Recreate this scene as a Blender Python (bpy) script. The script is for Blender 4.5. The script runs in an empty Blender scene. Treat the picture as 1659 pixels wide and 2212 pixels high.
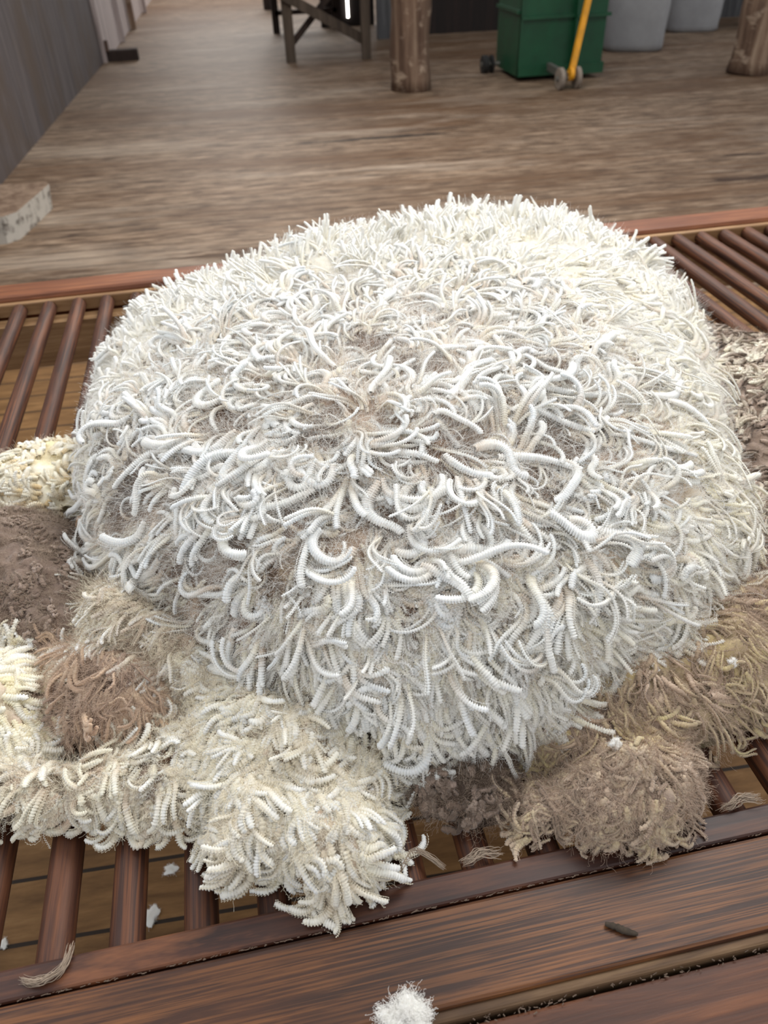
import bpy, math, numpy as np
from mathutils import Matrix, Vector
C = bpy.context.scene.collection
sc = bpy.context.scene
rng = np.random.default_rng(7)

# ------------------------------------------------------------------ camera, light, exposure
cam = bpy.data.objects.new('camera', bpy.data.cameras.new('camera'))
C.objects.link(cam); sc.camera = cam
v1 = (0.97984044, -0.14813439, 0.13404817)
v2 = (-0.19740323, -0.61465765, 0.76369362)
v3 = (-0.03073556, -0.77475943, -0.63150863)
cam.matrix_world = Matrix(((v1[0], -v1[1], -v1[2], 0), (v2[0], -v2[1], -v2[2], 0),
                           (v3[0], -v3[1], -v3[2], .81), (0, 0, 0, 1)))
cam.data.sensor_fit = 'VERTICAL'; cam.data.sensor_height = 36; cam.data.lens = 1650 / 2212 * 36
cam.data.clip_start = .02
cam.data.dof.use_dof = True; cam.data.dof.focus_distance = .95; cam.data.dof.aperture_fstop = 26.85 / 4.6

world = bpy.data.worlds.new('world'); sc.world = world; world.use_nodes = True
world.node_tree.nodes['Background'].inputs[0].default_value = (.95, .97, 1, 1)
world.node_tree.nodes['Background'].inputs[1].default_value = .62

def area(name, loc, aim, size, energy, col):
    l = bpy.data.lights.new(name, 'AREA'); l.shape = 'RECTANGLE'; l.size, l.size_y = size
    l.energy = energy; l.color = col
    o = bpy.data.objects.new(name, l); C.objects.link(o); o.location = loc
    o.rotation_euler = (Vector(aim) - Vector(loc)).to_track_quat('-Z', 'Y').to_euler()
    return o
area('roof_skylight', (1.7, 2.3, 2.7), (.4, .9, 0), (1.6, 1.6), 68, (1, .99, .97))
area('left_fill', (-2.4, 2.6, 2.6), (.2, 1.2, 0), (1.6, 1.6), 34, (.9, .95, 1))  # added cool fill high on the left, aimed at the fleece; no door here
area('shed_skylight', (1.2, 5.8, 3.0), (.9, 5.2, -.85), (2.6, 1.4), 120, (1, .95, .88))
area('far_doorway', (.6, 19.5, 2.6), (.6, 15.5, -.85), (3, 2.5), 150, (1, .93, .85))

sc.view_settings.view_transform = 'Standard'; sc.view_settings.look = 'None'
sc.view_settings.gamma = 1; sc.view_settings.use_curve_mapping = False
sc.view_settings.exposure = 0.30
sc.cycles.max_bounces = 6; sc.cycles.diffuse_bounces = 4; sc.cycles.use_adaptive_sampling = True; sc.cycles.adaptive_threshold = .04; sc.cycles.use_denoising = True

# ------------------------------------------------------------------ materials
def lin(c):
    return tuple((x / 255 / 12.92 if x / 255 <= .04045 else ((x / 255 + .055) / 1.055) ** 2.4) for x in c) + (1,)

class NT:
    def __init__(s, name):
        s.m = bpy.data.materials.new(name); s.m.use_nodes = True; s.t = s.m.node_tree
        s.b = s.t.nodes['Principled BSDF']
    def n(s, typ, **k):
        o = s.t.nodes.new(typ)
        for a, b in k.items():
            if a in o.inputs: o.inputs[a].default_value = b
            else: setattr(o, a, b)
        return o
    def l(s, a, b): s.t.links.new(a, b)
    def coords(s, scale=(1, 1, 1), rnd=True, rot=(0, 0, 0)):
        tc = s.n('ShaderNodeTexCoord'); mp = s.n('ShaderNodeMapping')
        mp.inputs['Scale'].default_value = scale; mp.inputs['Rotation'].default_value = rot
        s.l(tc.outputs['Object'], mp.inputs['Vector'])
        if rnd:
            oi = s.n('ShaderNodeObjectInfo'); mu = s.n('ShaderNodeMath', operation='MULTIPLY'); mu.inputs[1].default_value = 37
            s.l(oi.outputs['Random'], mu.inputs[0]); s.l(mu.outputs[0], mp.inputs['Location'])
        return mp.outputs[0]
    def noise(s, vec, scale, detail=4, rough=.6, dist=0):
        o = s.n('ShaderNodeTexNoise'); o.inputs['Scale'].default_value = scale; o.inputs['Detail'].default_value = detail
        o.inputs['Roughness'].default_value = rough; o.inputs['Distortion'].default_value = dist
        s.l(vec, o.inputs['Vector']); return o.outputs['Fac']
    def ramp(s, fac, stops):
        o = s.n('ShaderNodeValToRGB'); e = o.color_ramp.elements
        e[0].position, e[0].color = stops[0][0], stops[0][1]
        e[1].position, e[1].color = stops[-1][0], stops[-1][1]
        for p, c in stops[1:-1]:
            q = e.new(p); q.color = c
        s.l(fac, o.inputs[0]); return o.outputs['Color']
    def mix(s, fac, a, b, mode='MIX'):
        o = s.n('ShaderNodeMix', data_type='RGBA', blend_type=mode)
        for v, i in ((fac, 0), (a, 6), (b, 7)):
            if isinstance(v, (int, float, tuple)): o.inputs[i].default_value = v
            else: s.l(v, o.inputs[i])
        return o.outputs[2]
    def bump(s, h, strength, dist):
        o = s.n('ShaderNodeBump'); o.inputs['Strength'].default_value = strength; o.inputs['Distance'].default_value = dist
        s.l(h, o.inputs['Height']); s.l(o.outputs[0], s.b.inputs['Normal'])

def g(v): return (v, v, v, 1)

def wood(name, dark, mid, light, axis='X', grain=1.0, rough=.55, wear=None, bumpd=.0006, spec=.4, blot=None, ring=False):
    t = NT(name); st = {'X': (.06, 1, 1), 'Y': (1, .06, 1), 'Z': (1, 1, .06)}[axis]
    v = t.coords(st); f = t.noise(v, 60 * grain, 6, .65, .4)
    col = t.ramp(f, [(.3, lin(dark)), (.5, lin(mid)), (.7, lin(light))])
    v2 = t.coords({'X': (.35, 1, 1), 'Y': (1, .35, 1), 'Z': (1, 1, .35)}[axis])
    big = t.noise(v2, 7 * grain, 4, .6)
    col = t.mix(t.ramp(big, [(.35, g(0)), (.7, g(.75))]), col, lin(dark))
    h = f
    if ring:
        wa = t.noise(t.coords({'X': (.012, 1, .3), 'Y': (1, .012, .3)}[axis]), 400, 3, .55, .5)
        wf = t.ramp(wa, [(.47, g(0)), (.57, g(1))])
        md = t.noise(t.coords({'X': (.3, 1, 1), 'Y': (1, .3, 1)}[axis]), 14, 4, .6)
        col = t.mix(t.mix(1.0, wf, t.ramp(md, [(.35, g(.15)), (.65, g(.8))]), 'MULTIPLY'), col, lin(light))
        h = wa
    if wear:
        wn = t.noise(t.coords((.2, 1, 1) if axis == 'X' else (1, .2, 1)), 9, 6, .7)
        col = t.mix(t.ramp(wn, [(.56, g(0)), (.68, g(.8))]), col, lin(wear))
    if blot:
        bn = t.noise(t.coords((.4, 1, 1)), 2.2, 5, .7)
        col = t.mix(t.ramp(bn, [(.5, g(0)), (.72, g(.85))]), col, lin(blot))
    t.l(col, t.b.inputs['Base Color']); t.b.inputs['Roughness'].default_value = rough
    t.b.inputs['Specular IOR Level'].default_value = spec
    t.bump(h, .5, bumpd); return t.m

def plain(name, col, rough=.5, metal=0, var=.15, scale=8):
    t = NT(name); f = t.noise(t.coords(), scale, 5, .65)
    c = t.mix(t.ramp(f, [(.35, g(0)), (.7, g(1))]), lin(col), lin(tuple(x * (1 - var) for x in col)))
    t.l(c, t.b.inputs['Base Color']); t.b.inputs['Roughness'].default_value = rough; t.b.inputs['Metallic'].default_value = metal
    t.bump(f, .2, .002); return t.m

M_SLAT = wood('slat_wood', (44, 24, 16), (74, 41, 27), (116, 70, 42), 'Y', 1.6, .6, ring=True, bumpd=.0003)
M_RAIL = wood('rail_wood', (38, 19, 14), (68, 37, 25), (104, 62, 38), 'X', 1.5, .45, wear=(136, 84, 50), ring=False, bumpd=.0004)
M_BOARD = wood('board_wood', (42, 23, 14), (72, 41, 24), (130, 82, 44), 'X', 1.3, .45, ring=True, bumpd=.0003)
M_REDBOARD = wood('red_board_wood', (54, 28, 17), (90, 50, 28), (134, 80, 44), 'X', 1.2, .45, wear=(150, 90, 48))
M_BACKRAIL = wood('back_rail_wood', (92, 50, 28), (132, 78, 46), (162, 104, 66), 'X', 1, .5, bumpd=.0004)
M_RAW = wood('raw_timber', (120, 88, 58), (160, 124, 86), (188, 154, 114), 'X', 1, .6)
M_PALE = wood('pale_edge_timber', (70, 50, 34), (120, 92, 64), (150, 122, 90), 'X', 1.6, .7)
M_POST = wood('post_log', (62, 42, 32), (126, 102, 84), (170, 148, 126), 'Z', .22, .85, wear=(176, 156, 136), bumpd=.008)
M_GREYWOOD = wood('grey_timber', (58, 48, 40), (90, 77, 65), (122, 107, 93), 'Z', .2, .8, bumpd=.004)
M_DARKWOOD = wood('dark_timber', (38, 28, 24), (58, 44, 38), (80, 64, 54), 'Z', .2, .8, bumpd=.004)

def floor_mat():
    t = NT('floor_boards')
    tc = t.n('ShaderNodeTexCoord')
    sp = t.n('ShaderNodeSeparateXYZ'); t.l(tc.outputs['Object'], sp.inputs[0])
    def math_(op, a, b=None):
        m = t.n('ShaderNodeMath', operation=op)
        for i, v in enumerate((a, b)):
            if v is None: continue
            if isinstance(v, (int, float)): m.inputs[i].default_value = v
            else: t.l(v, m.inputs[i])
        return m.outputs[0]
    yb = math_('DIVIDE', math_('ADD', sp.outputs['Y'], .055), .137)
    fr = math_('FRACT', yb); idx = math_('FLOOR', yb)
    gap = math_('LESS_THAN', math_('ABSOLUTE', math_('SUBTRACT', fr, .5)), .468)
    wn = t.n('ShaderNodeTexWhiteNoise', noise_dimensions='1D'); t.l(idx, wn.inputs['W'])
    cmb = t.n('ShaderNodeCombineXYZ')
    t.l(math_('ADD', math_('MULTIPLY', sp.outputs['X'], .17), math_('MULTIPLY', wn.outputs['Value'], 9)), cmb.inputs[0])
    t.l(sp.outputs['Y'], cmb.inputs[1])
    fine = t.noise(cmb.outputs[0], 24, 8, .68, .2)
    worn = t.ramp(fine, [(.38, lin(FLO[0])), (.5, lin(FLO[1])), (.62, lin(FLO[2]))])
    fresh = t.ramp(fine, [(.3, lin((96, 66, 34))), (.55, lin((134, 98, 58))), (.75, lin((160, 122, 78)))])
    # boards under the table never saw boots: still yellow
    msk = math_('LESS_THAN', sp.outputs['Y'], 3.5)
    big = t.noise(t.coords((.22, 1, 1), False), 1.25, 6, .68, .5)
    worn = t.mix(t.ramp(big, [(.46, g(0)), (.62, g(.85))]), worn, lin((96, 68, 44)))
    pale = t.noise(t.coords((.16, .8, 1), False, (0, 0, 0)), 2.3, 6, .7, .2)
    worn = t.mix(t.ramp(pale, [(.54, g(0)), (.70, g(.6))]), worn, lin((186, 170, 152)))
    stn = t.noise(t.coords((.3, 1, 1), False), 7, 5, .7)
    worn = t.mix(t.ramp(stn, [(.60, g(0)), (.72, g(.55))]), worn, lin((84, 58, 40)))
    # long dark split and worn hollows in the boards
    for ex, ey, ea, eb, ec in ((1.35, 7.02, .75, .045, (34, 26, 22)), (1.75, 7.18, .55, .02, (40, 30, 24)), (3.6, 5.05, .35, .05, (56, 36, 22)), (.2, 4.6, .6, .10, (84, 58, 36)), (-1.2, 4.35, .5, .12, (92, 58, 34)), (3.9, 5.6, .3, .03, (60, 42, 30))):
        dx_ = math_('DIVIDE', math_('SUBTRACT', sp.outputs['X'], ex + YAWF * ey), ea); dy_ = math_('DIVIDE', math_('SUBTRACT', sp.outputs['Y'], ey - YAWF * ex), eb)
        rr_ = math_('ADD', math_('ADD', math_('MULTIPLY', dx_, dx_), math_('MULTIPLY', dy_, dy_)), math_('MULTIPLY', math_('SUBTRACT', fine, .5), 3.5))
        worn = t.mix(t.ramp(rr_, [(.55, g(.9)), (1.0, g(0))]), worn, lin(ec))
    tone = t.ramp(wn.outputs['Value'], [(0, g(.82)), (1, g(1.0))])
    col = t.mix(msk, worn, fresh); col = t.mix(1.0, col, tone, 'MULTIPLY')
    col = t.mix(gap, lin((44, 32, 22)), col)
    t.l(col, t.b.inputs['Base Color']); t.b.inputs['Roughness'].default_value = .6; t.b.inputs['Specular IOR Level'].default_value = .3
    hh = math_('ADD', math_('MULTIPLY', gap, 1), math_('MULTIPLY', fine, .3))
    t.bump(hh, .6, .004); return t.m
YAWF = -.05
FLO = ((78, 60, 46), (124, 102, 82), (158, 136, 114))
M_FLOOR = floor_mat()

def wool(name, rough=.9, nscale=420, bump=.5, subs=.25, speck=None):
    t = NT(name); a = t.n('ShaderNodeAttribute', attribute_name='tint')
    f = t.noise(t.coords(rnd=False), nscale, 4, .7)
    c = t.mix(t.ramp(f, [(.3, g(.0)), (.7, g(1))]), t.mix(1.0, a.outputs['Color'], (.93, .92, .90, 1), 'MULTIPLY'), a.outputs['Color'])
    if speck:
        s2 = t.noise(t.coords(rnd=False), speck[0], 5, .75)
        c = t.mix(t.ramp(s2, [(speck[1], g(0)), (speck[1] + .1, g(speck[2]))]), c, lin(speck[3]))
    t.l(c, t.b.inputs['Base Color']); t.b.inputs['Roughness'].default_value = rough
    t.b.inputs['Specular IOR Level'].default_value = .15
    t.b.inputs['Sheen Weight'].default_value = .25; t.b.inputs['Sheen Roughness'].default_value = .5
    if subs:
        t.b.inputs['Subsurface Weight'].default_value = subs; t.b.inputs['Subsurface Radius'].default_value = (1, .85, .7)
        t.b.inputs['Subsurface Scale'].default_value = .006
    t.bump(f, bump, .0012); return t.m
M_LOCK = wool('wool_lock')
M_BODY = wool('wool_underlayer', 1, 260, 1.0, 0, (38, .58, .55, (96, 78, 66)))
M_DIRTY = wool('dirty_wool', 1, 300, 1.0, 0, (55, .57, .8, (70, 56, 46)))
def fibre(name, col):
    t = NT(name); t.b.inputs['Base Color'].default_value = lin(col); t.b.inputs['Roughness'].default_value = .8
    t.b.inputs['Specular IOR Level'].default_value = .2
    return t.m
F_WHITE = fibre('white_fibre', (250, 248, 243)); F_TAN = fibre('tan_fibre', (198, 174, 154)); F_GREY = fibre('grey_fibre', (172, 154, 136))
F_CREAM = fibre('cream_fibre', (247, 238, 216)); F_DARK = fibre('dark_fibre', (124, 106, 92))

# ------------------------------------------------------------------ mesh helpers
class MB:
    def __init__(s): s.v = []; s.f = []
    def box(s, x0, x1, y0, y1, z0, z1, bev=0):
        b = len(s.v)
        if not bev:
            s.v += [(x, y, z) for z in (z0, z1) for y in (y0, y1) for x in (x0, x1)]
            s.f += [tuple(b + i for i in q) for q in ((0, 2, 3, 1), (4, 5, 7, 6), (0, 1, 5, 4), (2, 6, 7, 3), (0, 4, 6, 2), (1, 3, 7, 5))]
            return s
        e = bev; pr = [(y0, z0), (y1, z0), (y1, z1 - e), (y1 - e * .3, z1 - e * .3), (y1 - e, z1), (y0 + e, z1), (y0 + e * .3, z1 - e * .3), (y0, z1 - e)]
        n = len(pr)
        for x in (x0, x1): s.v += [(x, y, z) for y, z in pr]
        s.f += [(b + i, b + n + i, b + n + (i + 1) % n, b + (i + 1) % n) for i in range(n)]
        s.f += [tuple(b + i for i in range(n)), tuple(b + n + i for i in reversed(range(n)))]
        return s
    def tube(s, pts, rad, sides=12, ell=(1, 1), caps=True, wob=0, seed=0):
        r_ = np.random.default_rng(seed); b = len(s.v); pts = [Vector(p) for p in pts]
        rad = rad if hasattr(rad, '__len__') else [rad] * len(pts); ph = r_.uniform(0, 6, 4)
        for i, p in enumerate(pts):
            t = (pts[min(i + 1, len(pts) - 1)] - pts[max(i - 1, 0)]).normalized()
            a = Vector((0, 0, 1)) if abs(t.z) < .9 else Vector((1, 0, 0)); u = t.cross(a).normalized(); w = u.cross(t)
            for k in range(sides):
                q = 2 * math.pi * k / sides
                r = rad[i] * (1 + wob * (math.sin(2 * q + ph[0] + i * .25) + .6 * math.sin(3 * q + ph[1] - i * .4) + .5 * math.sin(5 * q + ph[2] + i * .8)))
                s.v.append(tuple(p + u * (math.cos(q) * r * ell[0]) + w * (math.sin(q) * r * ell[1])))
        for i in range(len(pts) - 1):
            for k in range(sides):
                k2 = (k + 1) % sides
                s.f.append((b + i * sides + k, b + (i + 1) * sides + k, b + (i + 1) * sides + k2, b + i * sides + k2))
        if caps:
            s.f.append(tuple(b + k for k in range(sides))); s.f.append(tuple(b + (len(pts) - 1) * sides + k for k in reversed(range(sides))))
        return s
    def beam(s, p, q, w, d):
        p, q = Vector(p), Vector(q); t = (q - p).normalized(); a = Vector((0, 1, 0)) if abs(t.y) < .9 else Vector((1, 0, 0))
        u = t.cross(a).normalized() * w / 2; v = t.cross(u.normalized()).normalized() * d / 2; b = len(s.v)
        for c in (p, q): s.v += [tuple(c + i * u + j * v) for i, j in ((-1, -1), (1, -1), (1, 1), (-1, 1))]
        s.f += [(b, b + 3, b + 2, b + 1), (b + 4, b + 5, b + 6, b + 7)] + [(b + i, b + (i + 1) % 4, b + 4 + (i + 1) % 4, b + 4 + i) for i in range(4)]
        return s
    def build(s, name, mat, parent=None, loc=None, smooth=False, kind=None, label=None):
        me = bpy.data.meshes.new(name); off = Vector(loc) if loc is not None else Vector((0, 0, 0))
        me.from_pydata([tuple(Vector(v) - off) for v in s.v], [], s.f); me.materials.append(mat)
        o = bpy.data.objects.new(name, me); C.objects.link(o)
        if loc is not None: o.location = loc
        import bmesh
        bm = bmesh.new(); bm.from_mesh(me); bmesh.ops.recalc_face_normals(bm, faces=bm.faces); bm.to_mesh(me); bm.free()
        if smooth: me.polygons.foreach_set('use_smooth', [True] * len(me.polygons))
        if parent: o.parent = parent; o.location = Vector(loc) - parent.location if loc is not None else -parent.location
        if kind: o['kind'] = kind
        if label: o['label'] = label
        return o

def tag(o, label, cat, group=None):
    o['label'] = label; o['category'] = cat
    if group: o['group'] = group
    return o
def thing(name, label, cat, loc=(0, 0, 0), group=None, rz=0):
    o = bpy.data.objects.new(name, None); C.objects.link(o); o.location = loc; o.rotation_euler[2] = rz
    return tag(o, label, cat, group)

# ------------------------------------------------------------------ the shed
FZ = -.85; YAW = -math.atan(.05)
def turned(o): o.rotation_euler[2] = YAW; return o
fl = MB().box(-3.2, 14, -1.5, 26, FZ - .06, FZ).build('floor', M_FLOOR, kind='structure'); turned(fl)

def wall_mat(name, a, b, c, board=.11, sx=1, low=None):
    t = NT(name); v = t.coords((1, 1, .05), False); f = t.noise(v, 16, 7, .7, .3)
    col = t.ramp(f, [(.3, lin(a)), (.5, lin(b)), (.72, lin(c))])
    w = t.n('ShaderNodeTexWave', wave_type='BANDS', bands_direction='Y' if sx else 'X', wave_profile='SAW'); w.inputs['Scale'].default_value = .314 / board / 2
    t.l(t.coords((1, 1, 1), False), w.inputs['Vector'])
    gap = t.ramp(w.outputs['Fac'], [(.0, g(1)), (.06, g(0))])
    col = t.mix(gap, col, t.mix(.5, col, lin((30, 26, 24))))
    if low:
        n2 = t.noise(t.coords((1, 1, .6), False), 1.6, 4, .6)
        col = t.mix(t.ramp(n2, [(.45, g(0)), (.62, g(.7))]), col, lin(low))
    t.l(col, t.b.inputs['Base Color']); t.b.inputs['Roughness'].default_value = .75; t.bump(f, .4, .006); return t.m
M_WALLN = wall_mat('weathered_wall', (62, 57, 58), (88, 80, 80), (114, 106, 103), low=(82, 66, 52))
M_WALLF = wall_mat('whitewashed_wall', (112, 100, 98), (178, 164, 160), (212, 198, 192), .16)
M_DKWALL = wall_mat('dark_back_wall', (18, 12, 11), (30, 20, 17), (46, 31, 26), .16, 0)
M_GREYWALL = wall_mat('grey_sheet_wall', (60, 60, 62), (92, 92, 94), (118, 118, 120), .09, 0)
# wall runs from (-1.73,5) to (-1.05,19.9)
def wall_seg(name, x0, y0, x1, y1, mat, th=.08, z1=2.6):
    dx, dy = x1 - x0, y1 - y0; L = math.hypot(dx, dy)
    m = MB().box(-th, 0, 0, L, FZ, z1); o = m.build(name, mat, kind='structure'); o.location = (x0, y0, 0); o.rotation_euler[2] = -math.atan2(dx, dy); return o
wall_seg('wall_left', -1.95, 2.6, -1.385, 12.15, M_WALLN)
wall_seg('wall_left_far', -1.36, 12.2, -.93, 23, M_WALLF)
tp = MB().box(-1.42, -1.34, 12.05, 12.16, FZ, 2.4).build('trim_1', M_WALLF, kind='structure')
for i, (x, y, w) in enumerate(((-1.30, 13.9, .07), (-1.22, 15.3, .09), (-1.12, 17.6, .07))):
    MB().box(x, x + w, y, y + w, FZ, 2.4).build('trim_%d' % (i + 2), M_WALLF if i != 1 else M_POST, kind='structure')
def wall_x(name, xa, xb, y, mat, th=.1, z1=2.6):
    o = MB().box(0, xb - xa, 0, th, FZ, z1).build(name, mat, kind='structure'); o.location = (xa, y, 0); o.rotation_euler[2] = YAW; return o
wall_x('wall_back', 2.55, 4.9, 12.7, M_DKWALL)
wall_x('wall_back_grey', 4.9, 12, 12.55, M_GREYWALL)

# logs
def log(name, x, y, r, label, seed):
    pts = [(x + .012 * math.sin(k * 1.1 + seed), y, FZ + k * .12) for k in range(27)]
    rad = [r * (1.06 if k == 0 else 1 + .02 * math.sin(k * .9 + seed)) for k in range(27)]
    o = MB().tube(pts, rad, 40, wob=.022, seed=seed).build(name, M_POST, loc=(x, y, FZ), smooth=True); return tag(o, label, 'post')
log('log_post', 2.035, 8.93, .2, 'round weathered log post standing on the floorboards beside the green bin', 1)
log('log_post', 5.72, 8.48, .235, 'thick log post with peeling bark beside the pale wool bags', 5)

# wall feet
p = thing('timber_block', 'dark grimy timber block on the floor at the end of the weathered wall', 'timber block', (-1.1, 12.2, FZ))
MB().box(-1.38, -.94, 12.1, 12.24, FZ, FZ + .13, .02).build('block', M_DARKWOOD, p)
MB().tube([(-1.32, 12.08, FZ + .12), (-1.32, 12.12, FZ + .24)], .03, 10).build('bolt', plain('rusty_iron', (90, 70, 60), .6, .6), p)
p = thing('timber_sill', 'worn whitish timber foot with curved end lying beside the weathered wall', 'timber block', (-1.5, 5.5, FZ))
pr = [(-1.95, 5.17), (-1.43, 5.19), (-1.36, 5.26), (-1.24, 5.84), (-1.27, 5.9), (-1.36, 5.9), (-1.95, 6.0)]
m = MB(); m.v = [(x, y, FZ) for x, y in pr] + [(x + .02, y + .02, FZ + .16) for x, y in pr]; n = len(pr)
m.f = [tuple(range(n)), tuple(range(n, 2 * n))] + [(i, (i + 1) % n, n + (i + 1) % n, n + i) for i in range(n)]
t = NT('flaking_white_timber'); f = t.noise(t.coords((1, 1, 1), False), 14, 6, .7)
ge = t.n('ShaderNodeNewGeometry'); sx = t.n('ShaderNodeSeparateXYZ'); t.l(ge.outputs['Normal'], sx.inputs[0])
cc = t.mix(t.ramp(sx.outputs['Z'], [(.4, g(0)), (.7, g(1))]), t.ramp(f, [(.36, lin((96, 88, 80))), (.5, lin((186, 180, 170)))]), t.ramp(f, [(.35, lin((92, 68, 50))), (.65, lin((144, 122, 102)))]))
t.l(cc, t.b.inputs['Base Color']); t.b.inputs['Roughness'].default_value = .8
m.build('foot_block', t.m, p)
MB().tube([(-1.66, 5.32, FZ + .16), (-1.68, 5.62, FZ + .22)], .035, 10).build('bracket', plain('dull_iron', (130, 120, 112), .5, .3), p)

# trestle table in the distance
p = thing('trestle_table', 'old grey timber trestle table with crossed braces in the shadows beside the log post', 'table', (1.4, 11, FZ))
TZ = FZ + .95
MB().beam((.99, 11.1, FZ), (.99, 11.1, TZ), .12, .09).build('leg', M_GREYWOOD, p)
MB().beam((1.93, 10.95, FZ), (1.93, 10.95, TZ), .11, .08).build('leg', M_GREYWOOD, p)
MB().beam((1.05, 13.8, FZ), (1.05, 13.8, TZ), .10, .09).build('leg', M_DARKWOOD, p)
MB().beam((1.99, 13.8, FZ), (1.99, 13.8, TZ), .12, .09).build('leg', M_DARKWOOD, p)
MB().beam((1.95, 11.0, FZ + .19), (.80, 11.03, FZ + .80), .11, .05).build('brace', M_GREYWOOD, p)
MB().beam((1.04, 11.2, FZ + .20), (1.60, 11.25, FZ + .72), .07, .05).build('brace', M_DARKWOOD, p)
MB().beam((1.05, 13.8, FZ + .26), (1.99, 13.8, FZ + .26), .06, .09).build('stretcher', M_DARKWOOD, p)
MB().box(.85, 2.1, 10.9, 13.9, TZ, TZ + .06).build('table_top', M_GREYWOOD, p)
o = MB().box(1.10, 1.32, 16.9, 17.1, FZ, FZ + .9).build('timber_upright', M_DARKWOOD, loc=(1.2, 17, FZ))
tag(o, 'short dark square timber upright far behind the trestle table', 'timber post')
# far partition with a bright chink of daylight
o = MB().box(2.38, 2.62, 12.5, 12.6, FZ, 2.4).build('wall_partition', M_GREYWALL, kind='structure')
t = NT('daylight'); t.b.inputs['Emission Color'].default_value = (1, .97, .9, 1); t.b.inputs['Emission Strength'].default_value = 6
o = MB().box(2.185, 2.215, 14.0, 14.02, FZ + .12, FZ + 2.0).build('window_1', t.m, kind='structure')
MB().box(1.78, 2.62, 14.03, 14.12, FZ, 2.4).build('wall_far', M_DKWALL, kind='structure')
# wool bags
M_BAG = plain('woven_bag', (158, 158, 160), .7, 0, .12, 3)
def bag(x, y, w, d, rz, h, label):
    m = MB(); n = 32; hs = [0, .03, .08, .2, .45, .8, h]
    for i, z in enumerate(hs):
        e = .9 if i == 0 else (.98 if i == 1 else 1 + .02 * math.sin(i * 2.1 + x))
        for k in range(n):
            a = 2 * math.pi * k / n; c, s_ = math.cos(a), math.sin(a); q = 5.0
            r = (abs(c) ** q + abs(s_) ** q) ** (-1 / q); wr = 1 + .012 * math.sin(9 * a + i * 1.3)
            m.v.append((c * r * w / 2 * e * wr, s_ * r * d / 2 * e * wr, z))
    for i in range(len(hs) - 1):
        for k in range(n):
            k2 = (k + 1) % n; m.f.append((i * n + k, i * n + k2, (i + 1) * n + k2, (i + 1) * n + k))
    m.f += [tuple(range(n)), tuple(range((len(hs) - 1) * n, len(hs) * n))]
    o = m.build('wool_bag', M_BAG, smooth=True); o.location = (x, y, FZ); o.rotation_euler[2] = rz
    tag(o, label, 'bag', 'woven wool bags by the wall'); return o
bag(5.27, 10.45, .74, .74, -.42, 1.3, 'large pale woven wool bag standing beside the green bin')
bag(6.66, 11.60, .74, .74, -.30, 1.3, 'pale woven wool bag standing behind the first bag')
bag(7.78, 11.35, .70, .70, -.3, 1.3, 'pale woven wool bag half hidden behind the thick log post')

# green wheeled bin
M_GREEN = plain('green_paint', (16, 74, 46), .45, 0, .2, 5)
M_IRON = plain('grey_iron', (120, 118, 112), .5, .4); M_BLACK = plain('black_rubber', (30, 29, 28), .7); M_YEL = plain('yellow_paint', (226, 156, 22), .4)
M_TYRE = plain('worn_tyre', (140, 128, 116), .8)
p = thing('wheeled_bin', 'dark green steel bin on wheels with a yellow tow bar', 'bin', (3.65, 9.2, FZ))
BZ = FZ + .05; m = MB()
m.box(3.2, 3.78, 8.88, 9.62, BZ, FZ + 1.25); m.box(3.2, 3.78, 8.865, 8.9, BZ, BZ + .09); m.box(3.2, 3.78, 8.845, 8.9, FZ + .57, FZ + .60)
m.box(3.165, 3.2, 8.9, 9.6, FZ + .62, FZ + .65); m.box(3.2, 3.225, 8.86, 8.9, BZ, FZ + 1.25)
m.build('body', M_GREEN, p)
m = MB(); m.box(3.78, 4.12, 8.82, 9.58, BZ, FZ + 1.25); m.box(3.78, 4.14, 8.79, 8.85, BZ, BZ + .1); m.box(3.78, 4.15, 8.775, 8.85, FZ + .57, FZ + .60); m.box(3.775, 3.8, 8.79, 8.85, BZ, FZ + 1.25)
m.build('side_panel', M_GREEN, p)
def wheel(x, y, r, w, mat, par, ax=(1, 0, 0)):
    v = Vector(ax).normalized(); c = Vector((x, y, FZ + r))
    o = MB().tube([c - v * w / 2, c - v * w * .42, c + v * w * .42, c + v * w / 2], [r * .85, r, r, r * .85], 28).build('wheel', mat, par, smooth=False)
    h = MB().tube([c - v * w * .6, c + v * w * .6], r * .3, 12).build('hub', M_IRON, par); h.parent = o; h.location = (0, 0, 0)
wheel(3.03, 9.5, .09, .07, M_BLACK, p); wheel(3.11, 9.5, .09, .03, M_BLACK, p)
MB().tube([(3.0, 9.5, FZ + .09), (3.25, 9.5, FZ + .09)], .02, 8).build('axle', M_IRON, p)
wheel(3.48, 8.36, .1, .045, M_TYRE, p); wheel(3.66, 8.36, .1, .045, M_TYRE, p)
MB().tube([(3.44, 8.36, FZ + .1), (3.70, 8.36, FZ + .1)], .022, 8).build('axle', M_IRON, p)
MB().beam((3.55, 8.88, FZ + .13), (3.56, 8.36, FZ + .11), .07, .05).build('bracket', M_IRON, p)
MB().beam((3.58, 8.33, FZ + .14), (3.915, 8.70, FZ + 1.25), .055, .04).build('tow_bar', M_YEL, p)
MB().tube([(3.56, 8.33, FZ + .14), (3.60, 8.33, FZ + .14)], .06, 16).build('tow_eye', M_YEL, p)

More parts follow.
